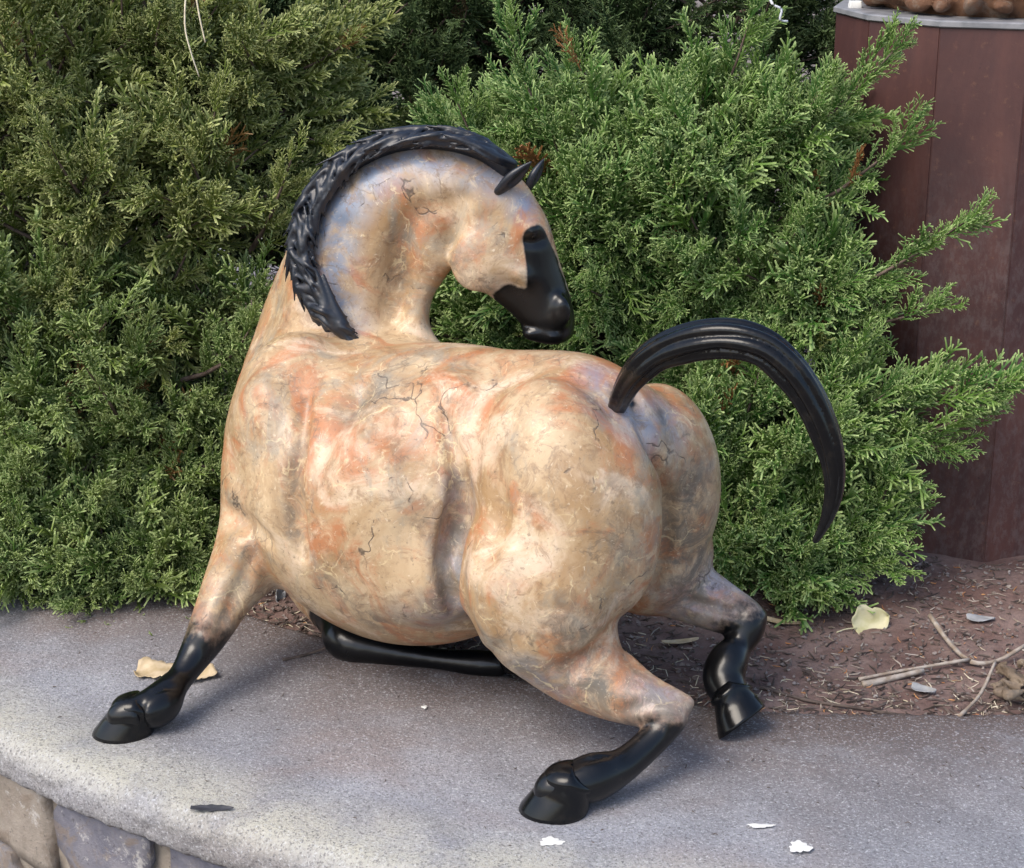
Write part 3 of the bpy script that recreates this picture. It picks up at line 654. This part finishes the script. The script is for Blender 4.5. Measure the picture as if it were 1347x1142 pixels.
# ------------------------------------------------------------------ junipers
def spray_mesh(seed, dense=1.0, fine=1.0):
    r = random.Random(seed); V, F, T = [], [], []
    def tube(a, b, r0, r1, t0, t1):
        d = (b-a).normalized(); u = d.orthogonal().normalized(); v = d.cross(u); n0 = len(V)
        for (c, rr_, t) in ((a, r0, t0), (b, r1, t1)):
            for j in range(3):
                an = j*2.0944; V.append(c+(u*math.cos(an)+v*math.sin(an))*rr_); T.append(t)
        for j in range(3): F.append((n0+j, n0+(j+1) % 3, n0+3+(j+1) % 3, n0+3+j))
        F.append((n0+3, n0+4, n0+5, n0+5))
    L = .105; pts = [Vector((L*t, .010*math.sin(t*3+seed), .012*t*t)) for t in (0, .2, .4, .6, .8, 1)]
    for i in range(5): tube(pts[i], pts[i+1], .0016*(1-.12*i), .0016*(1-.12*(i+1)), .0 if i < 2 else .15+.1*i, .1 if i < 1 else .2+.12*i)
    nb = int(12*dense)
    for i in range(nb):
        t = .10+.90*i/nb; s = t*5; k = min(int(s), 4); p = pts[k].lerp(pts[k+1], s-k)
        az = (i % 2)*math.pi+r.uniform(-.9, .9); an = R(r.uniform(28, 50))*(1-.35*t)
        d = Vector((math.cos(an), math.sin(an)*math.cos(az), math.sin(an)*math.sin(az)*.8)).normalized()
        Lb = (.046*(1-.62*t)+.010)*r.uniform(.75, 1.15); q = p; dd = d
        bp = [p]
        for j in range(3):
            dd = (dd+Vector((.18, r.uniform(-.1, .1), r.uniform(-.06, .14)))).normalized(); q = q+dd*Lb/3; bp.append(q)
        for j in range(3): tube(bp[j], bp[j+1], .0013*fine, .0011*fine, .15+.2*j, .35+.2*j)
        nt_ = max(3, int(Lb/.0074))
        for j in range(nt_):
            u = .12+.88*j/nt_; s2 = u*3; k2 = min(int(s2), 2); pp = bp[k2].lerp(bp[k2+1], s2-k2); bd = (bp[k2+1]-bp[k2]).normalized()
            o_ = bd.orthogonal().normalized(); o_ = Matrix.Rotation(r.uniform(0, 6.28), 3, bd) @ o_
            a2 = R(r.uniform(30, 52)); td = (bd*math.cos(a2)+o_*math.sin(a2)).normalized(); Lt = r.uniform(.010, .026)*(1-.35*u)
            tube(pp, pp+td*Lt, .00130*fine, .00105*fine, .40, r.uniform(.7, 1.0))
    V = np.array([tuple(v) for v in V]); quads = np.array([f for f in F if f[2] != f[3]]); tris = [f[:3] for f in F if f[2] == f[3]]
    me = bpy.data.meshes.new('spray'); me.from_pydata(V.tolist(), [], quads.tolist()+[list(t) for t in tris]); me.update(); attr(me, 'tip', T); return me
SPR = [spray_mesh(i+1, 1.0 if i < 4 else .7, 1.18 if i < 4 else 1.05) for i in range(6)]
def foliage_group(mat):
    ng = bpy.data.node_groups.new('foliage', 'GeometryNodeTree'); ng.interface.new_socket('Geometry', in_out='INPUT', socket_type='NodeSocketGeometry'); ng.interface.new_socket('Geometry', in_out='OUTPUT', socket_type='NodeSocketGeometry')
    N, Lk = ng.nodes, ng.links; gi = N.new('NodeGroupInput'); go = N.new('NodeGroupOutput'); iop = N.new('GeometryNodeInstanceOnPoints'); j = N.new('GeometryNodeJoinGeometry'); sm = N.new('GeometryNodeSetMaterial'); sm.inputs['Material'].default_value = mat
    for s_ in SPR[::-1]:
        ob = bpy.data.objects.new('spray', s_); oi = N.new('GeometryNodeObjectInfo'); oi.inputs['Object'].default_value = ob; oi.inputs['As Instance'].default_value = True
        Lk.new(oi.outputs['Geometry'], j.inputs[0])
    def na(name, ty):
        x = N.new('GeometryNodeInputNamedAttribute'); x.data_type = ty; x.inputs['Name'].default_value = name; return x.outputs['Attribute']
    Lk.new(gi.outputs[0], iop.inputs['Points']); Lk.new(j.outputs[0], iop.inputs['Instance']); iop.inputs['Pick Instance'].default_value = True
    Lk.new(na('pick', 'INT'), iop.inputs['Instance Index']); Lk.new(na('rot', 'FLOAT_VECTOR'), iop.inputs['Rotation']); Lk.new(na('scl', 'FLOAT'), iop.inputs['Scale'])
    Lk.new(iop.outputs[0], sm.inputs[0]); Lk.new(sm.outputs[0], go.inputs[0]); return ng
class Bush:
    def __init__(s, name, base, label, mat, group):
        s.root = empty(name, base, label, 'juniper', group); s.base = Vector(base); s.pts = []; s.BV = []; s.BF = []; s.mat = mat
    def tube(s, pts, r0, r1):
        n0 = len(s.BV); K = 5
        for i, p in enumerate(pts):
            d = (pts[min(i+1, len(pts)-1)]-pts[max(i-1, 0)]).normalized(); u = d.orthogonal().normalized(); v = d.cross(u); rr_ = r0+(r1-r0)*i/(len(pts)-1)
            for j in range(K): s.BV.append(p+(u*math.cos(j*6.283/K)+v*math.sin(j*6.283/K))*rr_)
        for i in range(len(pts)-1):
            for j in range(K): s.BF.append((n0+i*K+j, n0+i*K+(j+1) % K, n0+(i+1)*K+(j+1) % K, n0+(i+1)*K+j))
    def plume(s, a, b, wd, n, bend=.04, start=.12, stem=.004, sc_=1.0):
        a, b = Vector(a), Vector(b); L = (b-a).length; ax = (b-a).normalized(); mid = (a+b)/2+Vector((random.uniform(-1, 1)*.03, random.uniform(-1, 1)*.03, -bend))
        cur = lambda t: a*(1-t)**2+mid*2*t*(1-t)+b*t*t
        s.tube([cur(t) for t in (0, .25, .5, .75, .97)], stem, .0012)
        for i in range(n):
            t = start+(1-start)*((i+random.random()*.8)/n); p = cur(t); tg = (cur(min(t+.03, 1.02))-cur(t-.03)).normalized()
            o_ = Matrix.Rotation(random.uniform(0, 6.283), 3, tg) @ tg.orthogonal().normalized()
            an = R(random.uniform(24, 62))*(1-.55*t**2); d = (tg*math.cos(an)+o_*math.sin(an)+Vector((0, 0, .12))).normalized()
            sc2 = wd/.050*random.uniform(.55, 1.3)*(1.0-.42*t)*sc_
            s.add(p, d, sc2)
        s.add(cur(.96), (cur(1)-cur(.9)).normalized(), .62*sc_)
    def add(s, p, d, sc2):
        q = d.to_track_quat('X', 'Z') @ Euler((random.uniform(0, 6.283), 0, 0)).to_quaternion()
        s.pts.append((p, q.to_euler(), sc2, random.randrange(6)))
    def lobe(s, c, r, n, wd=.062, face=.7, per=12, up=.35, L=(.55, 1.0)):
        c = Vector(c)
        for _ in range(n):
            while True:
                d = Vector((random.gauss(0, 1), random.gauss(0, 1), random.gauss(0, 1))).normalized()
                if d.z < -.75: continue
                if random.random() < face and (d.y > .25): continue
                break
            tip = c+Vector((d.x*r, d.y*r, d.z*r))*random.uniform(.78, 1.12)
            g = (d+Vector((random.uniform(-.35, .35), random.uniform(-.2, .2), up+random.uniform(-.25, .25)))).normalized()
            if tip.z < .04: tip.z = .04+random.random()*.04
            ln = r*random.uniform(*L)+.06
            s.plume(tip-g*ln, tip, wd*random.uniform(.8, 1.15), per, .02, .25)
    def limb(s, to, r0=.018, r1=.006):
        to = Vector(to); a = s.base; m1 = a.lerp(to, .35)+Vector((random.uniform(-.05, .05), random.uniform(-.05, .05), .08)); m2 = a.lerp(to, .7)+Vector((random.uniform(-.05, .05), random.uniform(-.03, .03), .04))
        s.tube([Vector(q) for q in catmull([a-Vector((0, 0, .05)), a+Vector((0, 0, .03)), m1, m2, to], 4)], r0, r1)
    def finish(s):
        me = bpy.data.meshes.new('foliage'); P_ = np.array([tuple(p[0]) for p in s.pts], np.float32)-np.array(s.base, np.float32)
        me.vertices.add(len(P_)); me.vertices.foreach_set('co', P_.ravel()); me.update()
        a = me.attributes.new('rot', 'FLOAT_VECTOR', 'POINT'); a.data.foreach_set('vector', np.array([tuple(p[1]) for p in s.pts], np.float32).ravel())
        attr(me, 'scl', [p[2] for p in s.pts]); a = me.attributes.new('pick', 'INT', 'POINT'); a.data.foreach_set('value', np.array([p[3] for p in s.pts], np.int32))
        o = bpy.data.objects.new('foliage', me); C.objects.link(o); o.parent = s.root; me.materials.append(s.mat); o['kind'] = 'stuff'
        md = o.modifiers.new('sprays', 'NODES'); md.node_group = foliage_group(s.mat)
        b = link('branches', mesh_pd('branches', [v-s.base for v in s.BV], s.BF), M['bark'], s.root); b.matrix_parent_inverse = Matrix()
        print(s.root.name, len(s.pts), 'sprays')
grp = 'juniper bushes in the planter'
def build_bush(name, base, label, mat, lobes, face, extra=(), limbs=True):
    b = Bush(name, base, label, mat, grp)
    for px, py, Y, r, n in lobes:
        c = P(px, py, Y); b.lobe(c, r, n, face=face)
        if limbs: b.limb(c)
    for row in extra:
        (x0, y0, Y0), (x1, y1, Y1), wd, n = row
        b.plume(P(x0, y0, Y0), P(x1, y1, Y1), wd*.85, int(n*.75), bend=.025, start=.05, stem=.005)
    b.finish()
build_bush('juniper_bush', (-.70, 3.20, .0), 'tall juniper bush tinted with a painted warm glow, two pale straws hanging in its top', M['fol_glow'], [
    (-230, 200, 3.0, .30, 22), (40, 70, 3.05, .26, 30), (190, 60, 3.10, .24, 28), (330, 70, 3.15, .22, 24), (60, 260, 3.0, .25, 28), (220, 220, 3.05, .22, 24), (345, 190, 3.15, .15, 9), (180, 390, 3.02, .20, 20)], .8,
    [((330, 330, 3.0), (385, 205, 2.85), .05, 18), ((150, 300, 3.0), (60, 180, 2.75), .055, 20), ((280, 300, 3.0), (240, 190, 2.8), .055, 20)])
build_bush('juniper_bush', (-.62, 2.98, .0), 'low green juniper bush whose sprays hang over the concrete behind the black foreleg', M['fol_left'], [
    (-200, 560, 2.92, .28, 20), (-160, 780, 2.85, .2, 12), (40, 450, 2.95, .24, 28), (290, 420, 3.0, .16, 6), (70, 620, 2.88, .22, 26), (205, 550, 2.92, .17, 15), (270, 640, 2.88, .13, 4),
    (60, 760, 2.78, .15, 18), (180, 750, 2.76, .14, 18), (260, 760, 2.78, .10, 10), (-40, 740, 2.78, .16, 14)], .8,
    [((240, 820, 2.82), (130, 862, 2.58), .05, 20), ((150, 760, 2.8), (60, 856, 2.60), .05, 20), ((300, 780, 2.85), (200, 866, 2.57), .05, 20), ((60, 780, 2.8), (5, 850, 2.62), .05, 18), ((120, 740, 2.75), (165, 872, 2.56), .05, 20),
     ((200, 560, 2.95), (285, 620, 2.75), .05, 16), ((200, 720, 2.85), (100, 790, 2.62), .05, 18), ((240, 500, 2.9), (330, 430, 2.78), .05, 16), ((180, 600, 2.9), (110, 480, 2.68), .055, 20)])
build_bush('juniper_bush', (.42, 2.98, .0), 'bright green juniper bush with feathery branches reaching in front of the rusted pedestal', M['fol_right'], [
    (650, 230, 3.08, .14, 16), (780, 235, 3.02, .17, 24), (900, 225, 2.98, .18, 26), (1000, 190, 2.98, .14, 18),
    (800, 330, 2.98, .18, 22), (930, 330, 2.95, .19, 16), (1050, 360, 2.92, .14, 16), (640, 380, 3.05, .15, 16), (720, 400, 3.05, .14, 14),
    (960, 560, 2.84, .17, 22), (1060, 540, 2.82, .15, 20), (900, 480, 2.95, .15, 14), (980, 680, 2.80, .15, 18), (1090, 650, 2.78, .11, 14), (1040, 730, 2.76, .09, 12), (900, 740, 2.85, .10, 10)], .7,
    [((880, 250, 2.98), (990, 15, 2.86), .062, 34), ((760, 230, 2.98), (668, 40, 2.92), .06, 28), ((990, 220, 2.92), (1180, 62, 2.76), .06, 34), ((1000, 300, 2.92), (1195, 172, 2.78), .055, 28),
     ((1020, 420, 2.88), (1275, 288, 2.70), .062, 36), ((1050, 440, 2.88), (1225, 408, 2.74), .05, 22), ((1040, 560, 2.85), (1345, 505, 2.66), .075, 46), ((1080, 600, 2.82), (1290, 540, 2.70), .06, 26),
     ((1060, 660, 2.80), (1190, 664, 2.70), .04, 16), ((1040, 700, 2.78), (1165, 745, 2.68), .05, 20), ((980, 720, 2.78), (1080, 772, 2.64), .05, 20), ((820, 260, 2.98), (760, 70, 2.9), .055, 24), ((930, 260, 2.96), (1080, 120, 2.82), .06, 28),
     ((1080, 520, 2.84), (1240, 590, 2.72), .05, 22), ((900, 420, 2.95), (1060, 290, 2.8), .05, 26), ((700, 300, 3.0), (600, 130, 2.95), .05, 22)])
build_bush('juniper_bush', (.0, 3.62, .0), 'juniper bush behind the brighter ones, its green darkened as if in shade', M['fol_back_shade'], [
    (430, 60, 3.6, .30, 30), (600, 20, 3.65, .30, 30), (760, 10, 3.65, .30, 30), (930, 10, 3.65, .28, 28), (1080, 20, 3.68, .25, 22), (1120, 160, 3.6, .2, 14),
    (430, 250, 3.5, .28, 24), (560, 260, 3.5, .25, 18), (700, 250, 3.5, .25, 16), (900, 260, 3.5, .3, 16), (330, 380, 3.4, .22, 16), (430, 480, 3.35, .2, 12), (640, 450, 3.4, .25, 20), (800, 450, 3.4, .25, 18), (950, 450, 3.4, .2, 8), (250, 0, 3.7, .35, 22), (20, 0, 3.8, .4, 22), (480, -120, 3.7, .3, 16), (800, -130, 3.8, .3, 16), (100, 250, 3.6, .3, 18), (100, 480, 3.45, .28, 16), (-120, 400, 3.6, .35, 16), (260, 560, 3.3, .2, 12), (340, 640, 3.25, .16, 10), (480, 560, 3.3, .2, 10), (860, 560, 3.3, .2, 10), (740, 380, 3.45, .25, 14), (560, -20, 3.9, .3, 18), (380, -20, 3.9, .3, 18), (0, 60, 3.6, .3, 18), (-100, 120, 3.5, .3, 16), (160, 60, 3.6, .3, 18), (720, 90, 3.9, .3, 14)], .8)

# ------------------------------------------------------------------ leaves, sticks, litter
def leaf(name, loc, rot, L, W, mat, label, cat='leaf', stem=0, lobes=0, curl=.25, half=False, seed=0, group=None):
    r = random.Random(seed); V, F = [], []; nu, nv = 14, 9
    for i in range(nu+1):
        u = i/nu; wdt = W/2*(math.sin(math.pi*min(1, u*.94+.06)**.75)**.7 if not half else (1 if .05 < u < .95 else .75))
        wdt *= 1+(.16*math.sin(u*lobes*6.28+seed) if lobes else 0)+r.uniform(-.06, .06)*(2.2 if half else 1)
        for j in range(nv):
            v = j/(nv-1)*2-1; V.append((L*(u-.5), wdt*v, curl*W*(abs(v)**1.7)*.5+.10*W*math.sin(u*5+v*2+seed)*(.6)+curl*L*.12*(2*u-1)**2))
    for i in range(nu):
        for j in range(nv-1): F.append((i*nv+j, (i+1)*nv+j, (i+1)*nv+j+1, i*nv+j+1))
    zmin = min(v[2] for v in V); V = [(x, y, z-zmin) for x, y, z in V]
    o = link(name, mesh_pd(name, V, F), mat); md = o.modifiers.new('t', 'SOLIDIFY'); md.thickness = .0008
    o.location = loc; o.rotation_euler = rot; tag(o, label, cat, group)
    if stem:
        pts = [Vector((-L*.5+.004, 0, V[4][2])), Vector((-L*.5-stem*.5, stem*.12, V[4][2]+stem*.15)), Vector((-L*.5-stem, stem*.1, V[4][2]+stem*.28))]
        s_ = link('stem', tube_mesh('stem', pts, .0012, .0009), M['leaf_yellow']); s_.parent = o; s_.matrix_parent_inverse = Matrix()
    return o
def tube_mesh(name, pts, r0, r1, K=6, jit=0):
    pts = [Vector(q) for q in catmull(pts, 4)]; V, F = [], []; n = len(pts)
    for i, p in enumerate(pts):
        d = (pts[min(i+1, n-1)]-pts[max(i-1, 0)]).normalized(); u = d.orthogonal().normalized(); v = d.cross(u); rr_ = (r0+(r1-r0)*i/(n-1))*(1+random.uniform(-jit, jit))
        for j in range(K): V.append(p+(u*math.cos(j*6.283/K)+v*math.sin(j*6.283/K))*rr_)
    for i in range(n-1):
        for j in range(K): F.append((i*K+j, i*K+(j+1) % K, (i+1)*K+(j+1) % K, (i+1)*K+j))
    F.append(list(range(K))[::-1]); F.append([(n-1)*K+j for j in range(K)])
    return mesh_pd(name, V, F)
def sz(p): return float(soil_z(np.array(p.x), np.array(p.y)))
def GS(px, py, dz=0):
    p = G(px, py, 0.0); p.z = sz(p)+dz; return p
leaf('cottonwood_leaf', GS(1145, 813, .006), (R(52), R(-14), R(16)), .058, .056, M['leaf_yellow'], 'pale yellow leaf with a stem standing up on the bare soil', stem=.032, lobes=2, seed=3, curl=.35)
leaf('dry_leaf', G(207, 884, .003), (R(4), R(3), R(-4)), .062, .042, M['leaf_tan'], 'torn tan leaf on the concrete beside the black foreleg', lobes=3, half=True, seed=5, curl=.25, group=None)
leaf('dry_leaf', G(262, 890, .003), (R(6), R(-6), R(24)), .050, .030, M['leaf_tan'], 'smaller pale leaf on the concrete behind the black foreleg', half=True, seed=9, curl=.3)
leaf('dry_leaf', GS(367, 782, .004), (R(55), 0, R(85)), .040, .026, M['leaf_grey'], 'grey leaf propped up in the shade below the horse chest', seed=4, curl=.3)
leaf('dry_leaf', GS(1030, 812, .004), (R(10), R(5), R(-6)), .060, .012, M['leaf_tan'], 'narrow curled tan leaf on the soil behind the raised hock', seed=6, curl=.6)
leaf('dry_leaf', GS(895, 838, .004), (R(10), R(0), R(12)), .058, .011, M['leaf_tan'], 'narrow dry leaf on the soil between the hind legs', seed=8, curl=.5)
leaf('dry_leaf', GS(1290, 815, .004), (R(5), R(5), R(5)), .045, .022, M['leaf_grey'], 'flat grey leaf on the soil before the rusted pedestal', seed=12, curl=.2)
leaf('dry_leaf', GS(1215, 902, .004), (R(12), R(5), R(-20)), .035, .018, M['leaf_grey'], 'small grey curled leaf near the concrete edge beside the dry sticks', seed=13, curl=.5)
leaf('dry_leaf', GS(1283, 733, .006), (R(30), R(5), R(30)), .016, .014, M['dead_needles'], 'tiny orange leaf against the foot of the rusted pedestal', seed=14, curl=.4)
def stick(pts, r0, r1, mat, label, name='dry_stick', cat='stick'):
    o = link(name, tube_mesh(name, [q for q in pts], r0, r1, 6, .12), mat); return tag(o, label, cat)
stick([GS(1222, 824, .03), GS(1250, 848, .012), GS(1278, 870, .008), GS(1312, 868, .010), GS(1347, 858, .02)], .0040, .0030, M['twig'], 'pale bent stick rising from the soil beside the root clump')
stick([GS(1262, 938, .006), GS(1290, 912, .016), GS(1308, 885, .03)], .0030, .0022, M['twig'], 'thin pale stick leaning on the root clump')
stick([GS(1130, 885, .004), GS(1180, 880, .008), GS(1275, 870, .012)], .0030, .0026, M['twig'], 'straight pale stick lying flat on the soil')
stick([GS(1135, 893, .004), GS(1165, 888, .006), GS(1215, 880, .008)], .0055, .0040, M['twig'], 'thick split piece of pale wood on the soil')
stick([GS(1000, 902, .004), GS(1060, 912, .005), GS(1130, 925, .004), GS(1190, 935, .004)], .0028, .0018, M['twig_dark'], 'long dark twig lying along the concrete edge')
stick([G(372, 868, .004), G(400, 862, .004), G(435, 850, .010)], .0028, .0016, M['twig_dark'], 'dark twig lying on the dusty concrete under the horse')
stick([GS(395, 812, .004), GS(415, 806, .006), GS(432, 802, .008)], .0022, .0016, M['twig'], 'short pale twig on the soil below the horse chest')
stick([P(246, -30, 2.72), P(243, 30, 2.71), P(250, 65, 2.705), P(262, 101, 2.71)], .0016, .0010, M['straw'], 'long pale straw hanging in the top of the tall glow-tinted juniper', 'straw', 'straw')
stick([P(254, -30, 2.72), P(262, 20, 2.71), P(270, 56, 2.705)], .0015, .0010, M['straw'], 'short pale straw hanging in the top of the tall glow-tinted juniper', 'straw', 'straw')
stick([P(1005, -20, 2.74), P(1016, 5, 2.735), P(1028, 12, 2.735), P(1026, 26, 2.735), P(1036, 28, 2.74)], .0022, .0016, M['wire'], 'twisted shiny wire caught in the juniper top', 'wire_scrap', 'wire')
leaf('dark_scrap', G(279, 1064, .002), (R(6), R(2), R(3)), .054, .013, m_simple('charred', (.02, .022, .03), (.05, .05, .06), 60), 'small black scrap on the edge of the concrete cap', 'scrap', lobes=4, seed=21, curl=.15)
# root clump at the right
RC = Sculpt((-.10, -.08, -.02), (.13, .08, .08), .0025)
for j in range(46):
    p = np.array((random.uniform(-.06, .10), random.uniform(-.045, .045), 0.)); p[2] = .002+random.random()*.034*(1-(p[1]/.05)**2)
    d = np.array((random.gauss(0, 1), random.gauss(0, .7), random.gauss(0, .25))); d /= np.linalg.norm(d); e = np.array((random.gauss(0, 1), random.gauss(0, 1), random.gauss(0, .5)))*.012; L_ = random.uniform(.012, .026); r_ = random.uniform(.004, .009)
    RC.chain([p-d*L_, p+e, p+d*L_], [r_*.5, r_, r_*.4], .002)
me, _ = RC.mesh('root', 1); o = link('root_clump', me, m_stone('weathered_wood', (.17, .12, .08), (.33, .26, .19), (.45, .38, .30))); o.location = GS(1352, 905, .008); o.scale = (.85, .85, .9)
tag(o, 'knotty weathered root clump on the soil by the concrete edge', 'root')
# pale marks on the cap
for (px, py, a, b, lab) in [(725, 1107, .014, .006, 'white dropping on the concrete below the hind hoof'), (1052, 1114, .013, .008, 'white dropping on bare concrete far from the hooves'), (1000, 1086, .016, .003, 'thin white streak on the concrete'), (558, 930, .004, .003, 'tiny white chip on the concrete under the horse belly')]:
    V = [(0, 0, .0010)]; N = 40
    for j in range(N):
        r_ = 1+.18*math.sin(j*.47+px)+.12*math.sin(j*1.26+py)+random.uniform(-.05, .05); V.append((math.cos(j*6.283/N)*a*r_, math.sin(j*6.283/N)*b*1.6*r_, 0))
    me = mesh_pd('white_dropping', V, [(0, 1+j, 1+(j+1) % N) for j in range(N)]); o = link('white_dropping', me, M['pale']); o.location = G(px, py, .0035); tag(o, lab, 'dropping')
o = link('pebble', stone_mesh(.020, .012, .014, 4), M['pale']); o.location = (PCX-.236, PCY-.02, PH+.016); tag(o, 'small white pebble on the rim of the rusted pedestal', 'pebble')
# litter: chips, needles, crumbs of soil
def litter(name, n, fn, mat, label, sizes):
    V, F = [], []
    for _ in range(n):
        p = fn(); L, r_ = random.uniform(*sizes[0]), random.uniform(*sizes[1]); e = Euler((random.uniform(-.3, .3), random.uniform(-.35, .35), random.uniform(0, 6.28))).to_matrix(); n0 = len(V)
        bend = random.uniform(-.3, .3)*L
        for (x, s_) in ((-L/2, .6), (0, 1), (L/2, .5)):
            for j in range(3): V.append(p+e @ Vector((x, (bend if x == 0 else 0)+r_*s_*math.cos(j*2.094), r_*s_*math.sin(j*2.094))))
        for k_ in range(2):
            for j in range(3): F.append((n0+k_*3+j, n0+k_*3+(j+1) % 3, n0+k_*3+3+(j+1) % 3, n0+k_*3+3+j))
        F.append((n0+2, n0+1, n0)); F.append((n0+6, n0+7, n0+8))
    o = link(name, mesh_pd(name, V, F), mat, smooth=False); tag(o, label, 'litter', kind='stuff'); return o
def soil_pt():
    while True:
        p = Vector((random.uniform(-.55, 1.0), random.uniform(2.28, 3.1), 0)); a = math.atan2(p.y-CY, p.x-CX)
        if math.hypot(p.x-CX, p.y-CY) < rin(a)-.008 and math.hypot(p.x-PCX, p.y-PCY) > PRD+.01: p.z = sz(p)+.002; return p
def edge_pt():
    while True:
        p = soil_pt(); a = math.atan2(p.y-CY, p.x-CX)
        if rin(a)-math.hypot(p.x-CX, p.y-CY) < random.expovariate(1/.07): return p
litter('soil_litter', 1500, soil_pt, M['twig_dark'], 'dark twig crumbs scattered over the planter soil', ((.006, .028), (.0008, .002)))
litter('soil_litter', 800, soil_pt, M['twig'], 'pale dry twig crumbs scattered over the planter soil', ((.006, .034), (.0006, .0016)))
litter('soil_litter', 700, edge_pt, M['twig_dark'], 'dark debris gathered along the concrete edge', ((.008, .035), (.001, .0024)))
litter('soil_litter', 350, edge_pt, M['straw'], 'pale straw bits gathered along the concrete edge', ((.008, .03), (.0005, .0011)))
litter('soil_litter', 260, soil_pt, M['dead_needles'], 'orange dead juniper needles scattered over the soil', ((.005, .016), (.0007, .0012)))
litter('soil_crumbs', 2600, soil_pt, M['pebble'], 'small clods and grit on the planter soil', ((.003, .008), (.0012, .0034)))
def cap_pt():
    while True:
        p = Vector((random.uniform(-.7, .8), random.uniform(1.9, 2.9), .0012)); a = math.atan2(p.y-CY, p.x-CX); r_ = math.hypot(p.x-CX, p.y-CY)
        if rin(a)+.005 < r_ < RO-.05 and random.random() < math.exp(-(r_-rin(a))/.16)+.03: return p
litter('cap_grit', 420, cap_pt, M['twig_dark'], 'fine dark grit and needles on the concrete cap', ((.002, .009), (.0004, .0010)))
